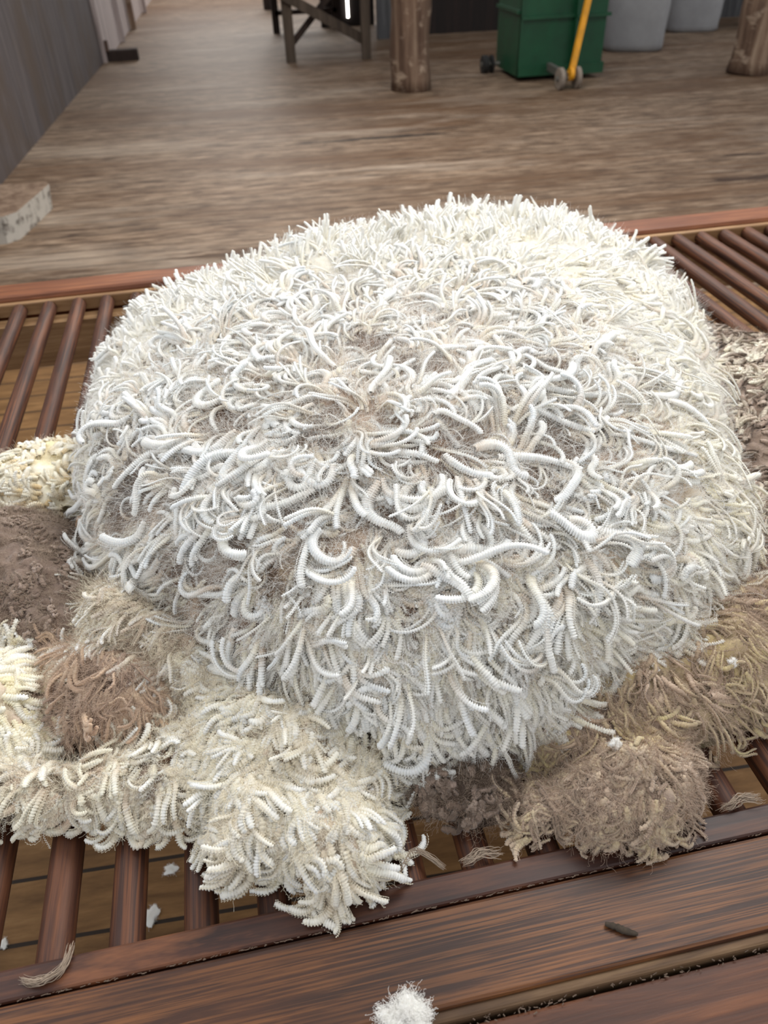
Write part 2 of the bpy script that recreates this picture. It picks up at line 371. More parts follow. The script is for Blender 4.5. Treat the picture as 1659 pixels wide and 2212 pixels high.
# ------------------------------------------------------------------ slatted wool table
T = thing('wool_table', 'dark stained slatted wool table of round wooden slats between flat rails', 'table', (.5, 1.2, FZ))
XL, XR = -1.15, 2.35
sl = MB(); n = 24; sec = [.378 - .03, .372, .9, 1.5, 1.996, 2.07]
sl.tube([(0, y, -.0205) for y in sec], .0175, 24, ell=(1.03, 1))
first = None; r_ = np.random.default_rng(3)
for k in range(-11, 35):
    x = -.2915 + .0745 * k
    if x < XL + .06 or x > XR - .06: continue
    if first is None:
        first = sl.build('slat', M_SLAT, T, loc=(0, 0, 0), smooth=True)
        first.location = Vector((x, 0, 0)) - T.location
    else:
        c = first.copy(); C.objects.link(c); c.parent = T; c.location = Vector((x + r_.uniform(-.0015, .0015), 0, r_.uniform(-.001, .001))) - T.location
MB().box(XL, XR, .3395, .3705, -.07, 0, .003).build('inner_rail', M_RAIL, T)
MB().box(XL, XR, .2485, .338, -.05, -.001, .004).build('front_board', M_BOARD, T)
MB().box(XL, XR, .2385, .2500, -.05, -.006, .003).build('edge_strip', M_PALE, T)
MB().box(XL, XR, .02, .2345, -.06, -.012, .004).build('outer_board', M_REDBOARD, T)
MB().box(XL, XR, 2.072, 2.168, -.06, .012, .012).build('back_rail', M_BACKRAIL, T)
MB().box(XL, XR, 2.052, 2.0715, -.035, -.002, .004).build('back_moulding', M_RAW, T)
MB().box(XL, XR, 2.0, 2.05, -.16, -.042).build('back_apron', M_RAW, T)
for x in (XL, XR - .09): MB().box(x, x + .09, .3395, 2.07, -.09, -.04).build('end_rail', M_RAIL, T)
for x in (XL, XR - .09):
    for y in (.13, 2.08): MB().box(x, x + .09, y, y + .08, FZ, -.058).build('leg', M_RAIL, T)
# dusty line of grease and lint in the joint between the two front boards
m = MB()
for k in range(420):
    x = r_.uniform(-.6, .9); m.tube([(x, .3388 + r_.normal(0, .0005), -.0006), (x + r_.uniform(.001, .005), .3388 + r_.normal(0, .0006), .0001)], r_.uniform(.0002, .00045), 4)
for k in range(330):
    x = r_.uniform(-.1, .9); a = r_.uniform(0, 3.1); l = r_.uniform(.001, .005); y = .2345 + r_.normal(0, .0018)
    m.tube([(x, y, -.0105), (x + l * math.cos(a), y + l * math.sin(a) * .4, -.009)], r_.uniform(.0002, .0007), 4)
o = m.build('joint_lint', F_DARK, T, kind='stuff', label='grey lint and grime packed in the board joints')

# ------------------------------------------------------------------ fleece: height fields
STEP = .01; GX0, GY0 = -.75, .15
xs = np.arange(GX0, 1.3, STEP); ys = np.arange(GY0, 2.1, STEP); GX, GY = np.meshgrid(xs, ys, indexing='ij')
def inside(poly, X=GX, Y=GY):
    r = np.zeros(X.shape, bool); n = len(poly)
    for i in range(n):
        x1, y1 = poly[i]; x2, y2 = poly[(i + 1) % n]
        r ^= ((y1 > Y) != (y2 > Y)) & (X < (x2 - x1) * (Y - y1) / (y2 - y1 + 1e-12) + x1)
    return r
def vnoise(x, y, scale, seed, oct=3):
    out = 0; amp = 1; tot = 0
    for o in range(oct):
        g_ = np.random.default_rng(seed + o).uniform(-1, 1, (128, 128)); u = (np.asarray(x) + 5) / scale * 2 ** o; v = (np.asarray(y) + 5) / scale * 2 ** o
        i = np.floor(u).astype(int); j = np.floor(v).astype(int); fu = u - i; fv = v - j; fu = fu * fu * (3 - 2 * fu); fv = fv * fv * (3 - 2 * fv)
        i &= 127; j &= 127; i2 = (i + 1) & 127; j2 = (j + 1) & 127
        out = out + amp * ((g_[i, j] * (1 - fu) + g_[i2, j] * fu) * (1 - fv) + (g_[i, j2] * (1 - fu) + g_[i2, j2] * fu) * fv); tot += amp; amp *= .5
    return out / tot
def inflate(poly, h, p, lump, lscale, seed):
    m = inside(poly); u = np.zeros(GX.shape)
    it = 1400 if m.sum() > 3000 else 300
    for _ in range(it):
        v = .25 * (np.roll(u, 1, 0) + np.roll(u, -1, 0) + np.roll(u, 1, 1) + np.roll(u, -1, 1) + 1); u = np.where(m, v, 0)
    un = u / u.max(); H = h * un ** p
    return np.where(m, np.maximum(H + lump * vnoise(GX, GY, lscale, seed) * np.minimum(1, un * 5) ** .5, .004), -1.), un

POLY = dict(
 mound=[(-.30,1.03),(-.305,1.15),(-.30,1.32),(-.29,1.48),(-.26,1.60),(-.14,1.66),(.05,1.71),(.2,1.80),(.4,1.84),(.6,1.86),(.75,1.79),(.85,1.72),(.90,1.62),(.915,1.5),(.90,1.32),(.84,1.13),(.745,.95),(.70,.84),(.675,.735),(.62,.65),(.545,.59),(.44,.545),(.36,.53),(.29,.49),(.2,.478),(.1,.49),(.02,.53),(-.07,.61),(-.14,.70),(-.215,.79),(-.27,.90)],
 flap=[(-.14,.66),(-.05,.66),(.04,.6),(.09,.49),(.062,.44),(.050,.39),(.035,.37),(.008,.362),(-.03,.385),(-.052,.41),(-.08,.412),(-.104,.402),(-.118,.43),(-.128,.47),(-.142,.543)],
 lower_left=[(-.47,.62),(-.339,.6),(-.288,.575),(-.228,.574),(-.192,.61),(-.12,.606),(-.115,.485),(-.16,.482),(-.227,.497),(-.263,.515),(-.308,.517),(-.47,.545)],
 peach=[(-.344,.748),(-.273,.767),(-.185,.722),(-.137,.663),(-.149,.594),(-.223,.570),(-.289,.599),(-.327,.662)],
 left_cream=[(-.50,.80),(-.342,.766),(-.313,.639),(-.322,.588),(-.48,.596)],
 felt=[(-.58,1.10),(-.372,1.073),(-.29,.981),(-.27,.845),(-.24,.748),(-.338,.74),(-.52,.765)],
 left_yellow=[(-.60,1.2),(-.464,1.265),(-.37,1.31),(-.28,1.204),(-.30,1.082),(-.58,1.10)],
 left_grey=[(-.30,.87),(-.22,.85),(-.12,.72),(-.07,.65),(-.132,.600),(-.189,.65),(-.279,.70)],
 right_strip=[(.86,1.47),(1.0,1.40),(1.10,1.33),(1.14,1.2),(.85,.66),(.62,.60),(.66,.8),(.80,1.1)],
 right_yellow=[(.24,.470),(.302,.56),(.50,.66),(.80,.68),(.74,.50),(.60,.462),(.527,.455),(.462,.443),(.416,.425),(.315,.44)],
 grey_tuft=[(.218,.438),(.294,.458),(.351,.47),(.434,.455),(.412,.385),(.383,.362),(.333,.348),(.283,.356),(.262,.375),(.237,.39),(.205,.385)],
 dark_tuft=[(.08,.50),(.232,.49),(.205,.405),(.165,.398),(.135,.418),(.095,.445)])
HP = dict(mound=(.27, .42, .022, .19), flap=(.078, .34, .026, .06), lower_left=(.05, .5, .016, .05), peach=(.085, .5, .014, .06), left_cream=(.07, .5, .012, .06),
          felt=(.095, .5, .02, .07), left_yellow=(.065, .5, .012, .06), left_grey=(.11, .5, .014, .07), right_strip=(.07, .45, .016, .06),
          right_yellow=(.085, .45, .016, .06), grey_tuft=(.06, .5, .030, .055), dark_tuft=(.035, .5, .01, .03))
HG = {}; UN = {}
for i, k in enumerate(POLY): HG[k], UN[k] = inflate(POLY[k], *HP[k], 50 + 7 * i)
ALL = np.maximum(np.max(np.stack(list(HG.values())), 0), 0)
def samp(G, x, y):
    u = np.clip((x - GX0) / STEP, 0, len(xs) - 1.001); v = np.clip((y - GY0) / STEP, 0, len(ys) - 1.001)
    i = u.astype(int); j = v.astype(int); fu = u - i; fv = v - j
    return (G[i, j] * (1 - fu) + G[i + 1, j] * fu) * (1 - fv) + (G[i, j + 1] * (1 - fu) + G[i + 1, j + 1] * fu) * fv
AS = ALL.copy()
for _ in range(2): AS = (AS + np.roll(AS, 1, 0) + np.roll(AS, -1, 0) + np.roll(AS, 1, 1) + np.roll(AS, -1, 1)) / 5
DX, DY = np.gradient(AS, STEP)

def colmix(a, b, t): t = np.clip(np.asarray(t), 0, 1)[..., None]; return np.asarray(a) * (1 - t) + np.asarray(b) * t
def L3(c): return np.array(lin(c)[:3])
WHITE, BLUE, CREAM, YELL, TAN, PEACH, TAUPE, BROWN, DARKB = map(L3, ((251, 250, 245), (246, 249, 249), (250, 243, 222), (244, 230, 184), (208, 184, 162), (228, 200, 170), (172, 152, 138), (132, 112, 98), (78, 64, 54)))
CX, CY = .13, .86
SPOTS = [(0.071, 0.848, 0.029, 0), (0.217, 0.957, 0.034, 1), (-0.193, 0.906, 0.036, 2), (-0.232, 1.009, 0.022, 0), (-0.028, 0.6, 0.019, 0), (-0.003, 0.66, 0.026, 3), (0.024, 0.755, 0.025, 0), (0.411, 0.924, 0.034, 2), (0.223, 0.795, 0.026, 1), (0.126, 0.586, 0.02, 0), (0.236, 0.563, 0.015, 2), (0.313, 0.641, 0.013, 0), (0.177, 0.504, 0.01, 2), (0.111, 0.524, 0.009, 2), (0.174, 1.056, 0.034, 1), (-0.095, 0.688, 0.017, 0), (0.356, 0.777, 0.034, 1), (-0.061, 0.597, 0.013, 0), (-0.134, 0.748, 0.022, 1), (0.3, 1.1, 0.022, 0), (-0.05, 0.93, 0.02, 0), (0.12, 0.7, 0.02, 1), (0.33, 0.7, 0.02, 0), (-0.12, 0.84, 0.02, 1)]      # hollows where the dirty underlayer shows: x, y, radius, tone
def hollow(x, y):
    h = np.zeros(np.shape(x))
    for sx_, sy_, sr_, _ in SPOTS: h = np.maximum(h, np.clip(1.5 - np.hypot(x - sx_, y - sy_) / sr_ * (1 + .35 * vnoise(x, y, .03, 640)), 0, 1))
    return h
def mound_colour(x, y):        # the fleece itself: dirty tips in the middle, clean cream towards the outer edge
    d = np.hypot((x - CX) / .42, (y - CY) / .42)
    n1 = vnoise(x, y, .09, 301); n2 = vnoise(x, y, .05, 402)
    core = colmix(L3((200, 184, 168)), TAN, .5 + n2 * 1.2); core = colmix(core, PEACH, (n1 - .1) * 2.2); core = colmix(core, L3((134, 112, 96)), (-n1 - .12) * 3.2)
    rim = colmix(L3((226, 220, 208)), CREAM, .5 + n1)
    col = colmix(core, rim, (np.maximum(d, np.clip((.66 - y) / .1, 0, 1) * 1.3) - .75) / .5 + n2 * .5)
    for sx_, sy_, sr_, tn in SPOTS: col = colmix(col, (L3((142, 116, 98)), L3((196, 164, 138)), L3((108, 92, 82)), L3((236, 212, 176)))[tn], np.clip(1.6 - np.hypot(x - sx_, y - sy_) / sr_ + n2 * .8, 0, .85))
    return col

def grid_mesh(name, key, colf, mat, parent, rough=.006, nsc=.018, seed=1, label=None):
    m = HG[key] >= 0
    idx = -np.ones(GX.shape, int); pts = []; 
    cell = m[:-1, :-1] & m[1:, :-1] & m[:-1, 1:] & m[1:, 1:]
    S = 3                                                     # finer than the field
    ii, jj = np.nonzero(cell); keys = {}; V = []; F = []
    fx = (ii[:, None, None] * S + np.arange(S + 1)[None, :, None] + 0 * np.arange(S + 1)[None, None, :])
    fy = (jj[:, None, None] * S + 0 * np.arange(S + 1)[None, :, None] + np.arange(S + 1)[None, None, :])
    W = len(ys) * S + 1; code = fx * W + fy; uq, inv = np.unique(code.ravel(), return_inverse=True); inv = inv.reshape(code.shape)
    X = GX0 + (uq // W) * STEP / S; Y = GY0 + (uq % W) * STEP / S
    Hk = np.where(m, HG[key], 0.); Z = samp(Hk, X, Y)
    edge = np.clip(Z / .03, 0, 1)
    Z = np.maximum(Z + rough * edge * (vnoise(X, Y, nsc, seed * 31, 4) * 1.6), .002)
    q = np.stack([inv[:, :-1, :-1], inv[:, 1:, :-1], inv[:, 1:, 1:], inv[:, :-1, 1:]], -1).reshape(-1, 4)
    nv = len(X); V = np.concatenate([np.stack([X, Y, Z], 1), np.stack([X, Y, np.full(nv, .0008)], 1)]); 
    F = np.concatenate([q, q[:, ::-1] + nv]); col = colf(X, Y); col = np.concatenate([col, col])
    return raw_mesh(name, V, F, col, mat, parent, label=label)

ORIGIN = Vector((.3, 1.1, 0))
def raw_mesh(name, V, F, col, mat, parent, kind=None, label=None):
    me = bpy.data.meshes.new(name); V = V - np.array(ORIGIN)
    me.vertices.add(len(V)); me.vertices.foreach_set('co', V.astype(np.float32).ravel())
    me.loops.add(F.size); me.loops.foreach_set('vertex_index', F.astype(np.int32).ravel())
    me.polygons.add(len(F)); me.polygons.foreach_set('loop_start', (np.arange(len(F)) * 4).astype(np.int32))
    me.polygons.foreach_set('use_smooth', np.ones(len(F), bool))
    me.update(calc_edges=True)
    a = me.color_attributes.new('tint', 'BYTE_COLOR', 'POINT')
    c4 = np.concatenate([np.clip(col, 0, 1), np.ones((len(col), 1))], 1).astype(np.float32); a.data.foreach_set('color', c4.ravel())
    me.materials.append(mat)
    o = bpy.data.objects.new(name, me); C.objects.link(o)
    if parent: o.parent = parent
    if kind: o['kind'] = kind
    if label: o['label'] = label
    return o

# ------------------------------------------------------------------ locks
def basis(x, y):
    n = np.stack([-samp(DX, x, y), -samp(DY, x, y), np.ones_like(x)], -1); n[:, :2] = np.clip(n[:, :2], -2.5, 2.5)
    n /= np.linalg.norm(n, axis=1, keepdims=True)
    t1 = np.stack([np.ones_like(x), 0 * x, 0 * x], -1); t1 -= (t1 * n).sum(1, keepdims=True) * n; t1 /= np.linalg.norm(t1, axis=1, keepdims=True)
    return t1, np.cross(n, t1), n
def path(Q, K):
    """centrelines for locks: Q holds x,y,th,kap,kap2,p0,p1,L,r,lift -> (N,K,3) and root normals"""
    t1, t2, n = basis(Q['x'], Q['y']); s = np.linspace(0, 1, K)[None, :]
    th = Q['th'][:, None] + Q['kap'][:, None] * s + Q['kap2'][:, None] * np.sin(2 * np.pi * s + Q['ph'][:, None])
    ph = Q['p0'][:, None] + (Q['p1'] - Q['p0'])[:, None] * s ** .8
    d = np.cos(ph)[..., None] * (np.cos(th)[..., None] * t1[:, None] + np.sin(th)[..., None] * t2[:, None]) + np.sin(ph)[..., None] * n[:, None]
    ds = Q['L'][:, None, None] / (K - 1)
    P = np.cumsum(d * ds, 1); P -= P[:, :1]
    P[..., 0] += Q['x'][:, None]; P[..., 1] += Q['y'][:, None]; P[..., 2] += (samp(ALL, Q['x'], Q['y']) + Q['z'])[:, None]
    hb = samp(ALL, P[..., 0], P[..., 1]) + Q['r'][:, None] * .55 + Q['lift'][:, None]
    k = .004; dlt = hb - P[..., 2]; P[..., 2] += np.where(dlt > -k, np.where(dlt > k, dlt, (dlt + k) ** 2 / (4 * k)), 0)
    return P, n
SIDES = 6
STR, STRN = [], []
def flush_strands(name, mat, parent, rad=.00017):
    P = np.concatenate(STR); cu = bpy.data.hair_curves.new(name); cu.add_curves([int(v) for v in STRN])
    cu.attributes['position'].data.foreach_set('vector', (P - np.array(ORIGIN)).astype(np.float32).ravel())
    ra = cu.attributes.new('radius', 'FLOAT', 'POINT'); ra.data.foreach_set('value', np.full(len(P), rad, np.float32))
    cu.materials.append(mat); o = bpy.data.objects.new(name, cu); C.objects.link(o); o.parent = parent; o['kind'] = 'stuff'
    print(name, len(P)); STR.clear(); STRN.clear()
def lock_geo(Q, cr, ct, period=.003, rib=.15, taper=.75, flat=(1.2, .85), frizz=0.0, mid=.5, strands=0):
    """every lock: ribbed tube following its path; returns V, F, col and per-lock slices"""
    Vs, Fs, Cs, own = [], [], [], []; base = 0
    Ks = np.clip(np.round(Q['L'] / period).astype(int), 5, 60)
    thick = Q['r'] > .0030
    for kk, tk in [(a_, b_) for a_ in np.unique(Ks) for b_ in (False, True)]:
        sel = np.nonzero((Ks == kk) & (thick == tk))[0]; SIDES = 6 if tk else 4
        if not len(sel): continue
        K = kk * 3; q = {a: b[sel] for a, b in Q.items()}
        P, n = path(q, K); N = len(sel)
        T = np.gradient(P, axis=1); T /= np.linalg.norm(T, axis=2, keepdims=True) + 1e-9
        B = np.cross(T, n[:, None] + np.array([.13, .07, 0])); B /= np.linalg.norm(B, axis=2, keepdims=True) + 1e-9; Nn = np.cross(B, T)
        s = np.linspace(0, 1, K); ring = np.where(np.arange(K) % 3 == 0, -1., .5)
        prof = (.55 + .45 * np.clip(s / .2, 0, 1)) * (1 + (taper - 1) * s) ; prof[-1] *= .25; prof[-2] *= .85
        R = (q['r'][:, None] * prof[None] + (.00030 + .07 * q['r'][:, None]) * (rib / .17) * ring[None] * np.minimum(1, prof[None] * 1.5)) * (1 + rng.normal(0, .035 + frizz, (N, K)))
        R = np.maximum(R, .0003); P = P + B * (.00042 * rib / .17 * np.where(np.arange(K) % 3 == 1, -1, .5))[None, :, None]
        a = np.arange(SIDES) * 2 * np.pi / SIDES; sd = rng.uniform(0, 6.28, (N, 1, 1))
        lump = 1 + .13 * np.sin(2 * a[None, None] + sd + s[None, :, None] * 5) + (rng.normal(0, frizz, (N, K, SIDES)) if frizz else 0)
        off = B[:, :, None] * (np.cos(a) * flat[0])[None, None, :, None] + Nn[:, :, None] * (np.sin(a) * flat[1])[None, None, :, None]
        # the crimp is a plane wave: lean every rib a little along the lock
        off = off + T[:, :, None] * (.22 * np.sin(a + sd[:, :, 0:1] if False else a))[None, None, :, None]
        V = P[:, :, None] + off * (R[:, :, None] * lump)[..., None]
        if strands:
            for _ in range(strands):
                use = rng.random(N) < np.clip(1.6 - q['y'], .25, 1)
                ang = rng.uniform(0, 3.14, (use.sum(), 1)) + s[None] * rng.normal(0, 1.2, (use.sum(), 1)); rr = (q['r'][use][:, None] * prof[None].clip(.5) + .0002) * rng.uniform(.95, 1.25, (use.sum(), 1)) * (1 + s[None] ** 3 * rng.uniform(0, .9, (use.sum(), 1)))
                wv = .10 * q['r'][use][:, None] + .0005
                SP = P[use] + B[use] * (np.cos(ang) * rr * flat[0])[..., None] + Nn[use] * (np.sin(ang) * rr * flat[1] + wv * np.where(np.arange(K) % 3 == 0, -1, .5)[None])[..., None] + T[use] * (wv * np.where(np.arange(K) % 3 == 1, 1, -.5)[None])[..., None]
                STR.append(SP.reshape(-1, 3).astype(np.float32)); STRN.extend([K] * int(use.sum()))
        i0 = (np.arange(K - 1)[:, None] * SIDES + np.arange(SIDES)[None]).ravel(); i1 = (np.arange(K - 1)[:, None] * SIDES + (np.arange(SIDES)[None] + 1) % SIDES).ravel()
        f = np.stack([i0, i1, i1 + SIDES, i0 + SIDES], 1)[None] + (np.arange(N) * K * SIDES)[:, None, None] + base
        c = colmix(cr[sel][:, None], ct[sel][:, None], np.broadcast_to(np.clip((s - mid + .25) / .5, 0, 1), (N, K)))
        Vs.append(V.reshape(-1, 3).astype(np.float32)); Fs.append(f.reshape(-1, 4).astype(np.int32)); Cs.append(np.repeat(c.reshape(-1, 3).astype(np.float32), SIDES, 0)); base += N * K * SIDES
        own.append(np.repeat(sel, K * SIDES))
    return np.concatenate(Vs), np.concatenate(Fs), np.concatenate(Cs), np.concatenate(own)

def seeds(key, n, w=None):
    ok = (HG[key] >= 0) & (HG[key] >= ALL - .004)
    pr = np.where(ok, np.sqrt(1 + np.minimum(DX ** 2 + DY ** 2, 9)), 0)
    if w is not None: pr = pr * w(GX, GY)
    pr = pr.ravel() / pr.sum(); i = rng.choice(pr.size, n, p=pr)
    return GX.ravel()[i] + rng.uniform(-.5, .5, n) * STEP, GY.ravel()[i] + rng.uniform(-.5, .5, n) * STEP
def clusters(x, y, cnt, spread, th, kap, p0, p1, L, r, lift=0., z=-.004, jth=.18, kap2=.4):
    n = len(x); c = rng.integers(cnt[0], cnt[1] + 1, n); i = np.repeat(np.arange(n), c); N = len(i)
    lat = rng.normal(0, spread, N); alo = rng.normal(0, spread * .7, N); t = th[i]
    k2 = rng.normal(0, kap2, n)[i]; ph = rng.uniform(0, 6.28, n)[i]
    Q = dict(x=x[i] - np.sin(t) * lat + np.cos(t) * alo, y=y[i] + np.cos(t) * lat + np.sin(t) * alo, th=t + rng.normal(0, jth, N) , kap=kap[i] + rng.normal(0, .25, N),
             kap2=k2, ph=ph, p0=p0[i] + rng.normal(0, .12, N), p1=p1[i] + rng.normal(0, .12, N), L=L[i] * rng.uniform(.8, 1.12, N), r=r[i] * rng.uniform(.7, 1.15, N),
             lift=np.full(N, lift) + rng.uniform(0, .004, N), z=np.full(N, z))
    return Q, i
def join(*Qs): return {k: np.concatenate([q[k] for q in Qs]) for k in Qs[0]}

def hair(name, P, rad, mat, parent):
    """P (N,K,3) -> one hair-curve object of fine loose fibres"""
    N, K = P.shape[:2]; cu = bpy.data.hair_curves.new(name); cu.add_curves([K] * N)
    cu.attributes['position'].data.foreach_set('vector', (P - np.array(ORIGIN)).astype(np.float32).ravel())
    ra = cu.attributes.new('radius', 'FLOAT', 'POINT'); ra.data.foreach_set('value', np.full(N * K, rad, np.float32))
    cu.materials.append(mat); o = bpy.data.objects.new(name, cu); C.objects.link(o); o.parent = parent; o['kind'] = 'stuff'; return o
def fuzz(name, x, y, th, L, up, rad, mat, parent, K=7, hgt=.004, wig=.8):
    n = len(x); t1, t2, nn = basis(x, y); a = th[:, None] + np.cumsum(rng.normal(0, wig / 3, (n, K)), 1); e = up[:, None] + np.cumsum(rng.normal(0, wig / 4, (n, K)), 1)
    d = np.cos(e)[..., None] * (np.cos(a)[..., None] * t1[:, None] + np.sin(a)[..., None] * t2[:, None]) + np.sin(e)[..., None] * nn[:, None]
    P = np.cumsum(d * (L / (K - 1))[:, None, None], 1); P[..., 0] += x[:, None]; P[..., 1] += y[:, None]
    P[..., 2] += (samp(ALL, x, y) + rng.uniform(-.002, hgt, n))[:, None]
    P[..., 2] = np.maximum(P[..., 2], samp(ALL, P[..., 0], P[..., 1]) + .0008)
    return hair(name, P, rad, mat, parent)
def wisps(name, x, y, th, L, lift, parent, colour, period=.003, amp=.0010, r=.00038, kap=1.2):
    """single crimped strands: fine zigzag threads"""
    n = len(x); Q = dict(x=x, y=y, th=th, kap=rng.normal(0, kap, n), kap2=rng.normal(0, .6, n), ph=rng.uniform(0, 6, n), p0=rng.uniform(.1, .9, n), p1=rng.uniform(-.5, .3, n),
                         L=L, r=np.full(n, .001), lift=rng.uniform(.002, lift, n), z=np.zeros(n))
    Vs, Fs, Cs = [], [], []; base = 0; Ks = np.clip(np.round(L / period).astype(int), 5, 50)
    for kk in np.unique(Ks):
        sel = np.nonzero(Ks == kk)[0]; K = kk * 4 + 1; q = {a: b[sel] for a, b in Q.items()}; P, nn = path(q, K); N = len(sel)
        T = np.gradient(P, axis=1); T /= np.linalg.norm(T, axis=2, keepdims=True) + 1e-9; B = np.cross(T, nn[:, None] + .1); B /= np.linalg.norm(B, axis=2, keepdims=True) + 1e-9; Nn = np.cross(B, T)
        P = P + B * (amp * np.sin(np.arange(K) * np.pi / 2))[None, :, None]
        a = np.arange(3) * 2 * np.pi / 3; off = B[:, :, None] * np.cos(a)[None, None, :, None] + Nn[:, :, None] * np.sin(a)[None, None, :, None]
        V = P[:, :, None] + off * r * rng.uniform(.7, 1.5, (N, 1, 1, 1))
        i0 = (np.arange(K - 1)[:, None] * 3 + np.arange(3)[None]).ravel(); i1 = (np.arange(K - 1)[:, None] * 3 + (np.arange(3)[None] + 1) % 3).ravel()
        f = np.stack([i0, i1, i1 + 3, i0 + 3], 1)[None] + (np.arange(N) * K * 3)[:, None, None] + base
        Vs.append(V.reshape(-1, 3)); Fs.append(f.reshape(-1, 4)); Cs.append(np.broadcast_to(colour, (N * K * 3, 3))); base += N * K * 3
    return raw_mesh(name, np.concatenate(Vs), np.concatenate(Fs), np.concatenate(Cs), M_LOCK, parent, kind='stuff')

FLEECE = thing('fleece', 'freshly shorn cream merino fleece spread over the slatted wool table', 'fleece', ORIGIN)
def flow(x, y, spread):
    return np.arctan2(y - CY, x - CX) + spread * 1.7 * vnoise(x, y, .11, 77, 2)

# --- the big white mound
mound = grid_mesh('fleece_mound', 'mound', mound_colour, M_BODY, FLEECE, .006, .02, 3, 'thick white crimped fleece heaped in the middle')
def dist(x, y): return np.maximum(np.hypot((x - CX) / .42, (y - CY) / .40), 1.32 * np.sqrt(1 - samp(UN['mound'], x, y)) - .22 - np.clip(-x, 0, .4) * .9)
wc = lambda x, y: (1 - .9 * hollow(x, y)) * np.clip((y - .48) / .14, .2, 1) * np.clip(1.35 - dist(x, y) + .3 * vnoise(x, y, .1, 12), .03, 1) * (y < 1.5)
we = lambda x, y: np.clip((dist(x, y) - .75 + .25 * vnoise(x, y, .1, 15)) * 2.6 + np.clip((.70 - y) / .10, 0, 1) + .12, 0, 1) * (1 + 1.6 * np.clip((.66 - y) / .08, 0, 1))
U = lambda a, b, n: rng.uniform(a, b, n)
def warm(x, y): return np.clip((x - .35) * 2.2 + (.62 - y) * 1.6 + .25 + .5 * vnoise(x, y, .12, 91), 0, 1)      # right and front edges are creamier

# 100 largest loose locks, each its own object
x, y = seeds('mound', 100, lambda x, y: wc(x, y) ** 2 * (y < 1.25) * (x < .6)); n = 100; th = flow(x, y, .9)
Q, i = clusters(x, y, (1, 1), .001, th, rng.normal(0, 2.3, n), U(.3, .8, n), U(-.6, .0, n), U(.07, .125, n), U(.0042, .0066, n), .009, 0, .1, .5)
cr = colmix(PEACH, WHITE, U(.2, 1, n)); ct = colmix(WHITE, BLUE, U(0, 1, n))
V, F, c, own = lock_geo(Q, cr, ct, .0032, .26, .75, mid=.15, strands=4)
fo = own[F[:, 0]]
for k in range(n):
    vi = np.nonzero(own == k)[0]; fk = F[fo == k] - vi[0]
    raw_mesh('wool_lock', V[vi], fk, c[vi], M_LOCK, mound)

# medium curly locks lying every way over the middle
x, y = seeds('mound', 1250, wc); n = len(x); th = flow(x, y, .9)
Q1, i1 = clusters(x, y, (2, 5), .0050, th, rng.normal(0, 2.0, n), U(.3, .9, n), U(-.7, .1, n), U(.045, .10, n), .0016 + .0034 * rng.random(n) ** 1.4, .003, -.003, .2, .5)
Pm = path(Q1, 9)[0]; hv = np.max(hollow(Pm[..., 0], Pm[..., 1])[:, 2:], 1); keep = rng.random(len(hv)) > .85 * (hv > .7)
Q1 = {a_: b_[keep] for a_, b_ in Q1.items()}; i1 = i1[keep]
xx, yy = Q1['x'], Q1['y']; k = U(0, 1, len(xx)); cr1 = colmix(L3((214, 196, 178)), CREAM, k); ct1 = colmix(colmix(WHITE, BLUE, U(0, 1, len(xx))), CREAM, warm(xx, yy) * .8)
# upright dense locks: back, left and the broad outer band
x, y = seeds('mound', 2700, we); n = len(x); d = dist(x, y); th = flow(x, y, .55)
back = np.clip((y - 1.15) * 3, 0, 1)
Q2, i2 = clusters(x, y, (2, 4), .006, th, rng.normal(0, .7, n), .55 + back * .35 + rng.normal(0, .2, n), -.35 + back * .9 + rng.normal(0, .3, n), U(.034, .062, n) * (1 + .45 * vnoise(x, y, .06, 31)), U(.0018, .0044, n), .0, -.006, .22, .25)
xx2, yy2 = Q2['x'], Q2['y']; w2 = warm(xx2, yy2); cr2 = colmix(CREAM, YELL, w2 * .9 * U(.2, 1, len(xx2))); ct2 = colmix(WHITE, L3((250, 240, 210)), w2 * .95 + U(-.2, .2, len(xx2)))
Q = join(Q1, Q2); V, F, c, own = lock_geo(Q, np.concatenate([cr1, cr2]), np.concatenate([ct1, ct2]), .0031, .25, .75, frizz=.03, strands=2)
raw_mesh('small_wool_locks', V, F, c, M_LOCK, mound, kind='stuff')
flush_strands('lock_strands', F_WHITE, mound)

x, y = seeds('mound', 2600, lambda x, y: np.clip(1.5 - dist(x, y), .12, 1)); n = len(x)
wisps('crimped_strands', x, y, flow(x, y, 1.2) + rng.normal(0, .5, n), U(.02, .07, n), .016, mound, L3((238, 234, 226)))
def bundles(key, nb, per, w, spread):
    x, y = seeds(key, nb, w); i = np.repeat(np.arange(nb), per); n = len(i)
    return x[i] + rng.normal(0, spread, n), y[i] + rng.normal(0, spread, n), i
x, y, i = bundles('mound', 11000, 14, lambda x, y: np.clip(1.6 - dist(x, y), .6, 1), .004); n = len(x); a0 = (flow(x, y, 1.2) + rng.normal(0, .8, 11000)[i])
fuzz('fine_white_fibres', x, y, a0 + rng.normal(0, .35, n), U(.012, .04, n), U(.0, .6, 11000)[i] + rng.normal(0, .2, n), .00007, F_WHITE, mound, hgt=.008, wig=1.2)
x, y, i = bundles('mound', 6500, 14, lambda x, y: np.clip(1.2 - dist(x, y), .0, 1), .005); n = len(x); a0 = (flow(x, y, 1.2) + rng.normal(0, .8, 6500)[i])
fuzz('fine_tan_fibres', x, y, a0 + rng.normal(0, .4, n), U(.008, .026, n), U(.0, .5, n), .00008, F_TAN, mound, hgt=.004, wig=1.4)

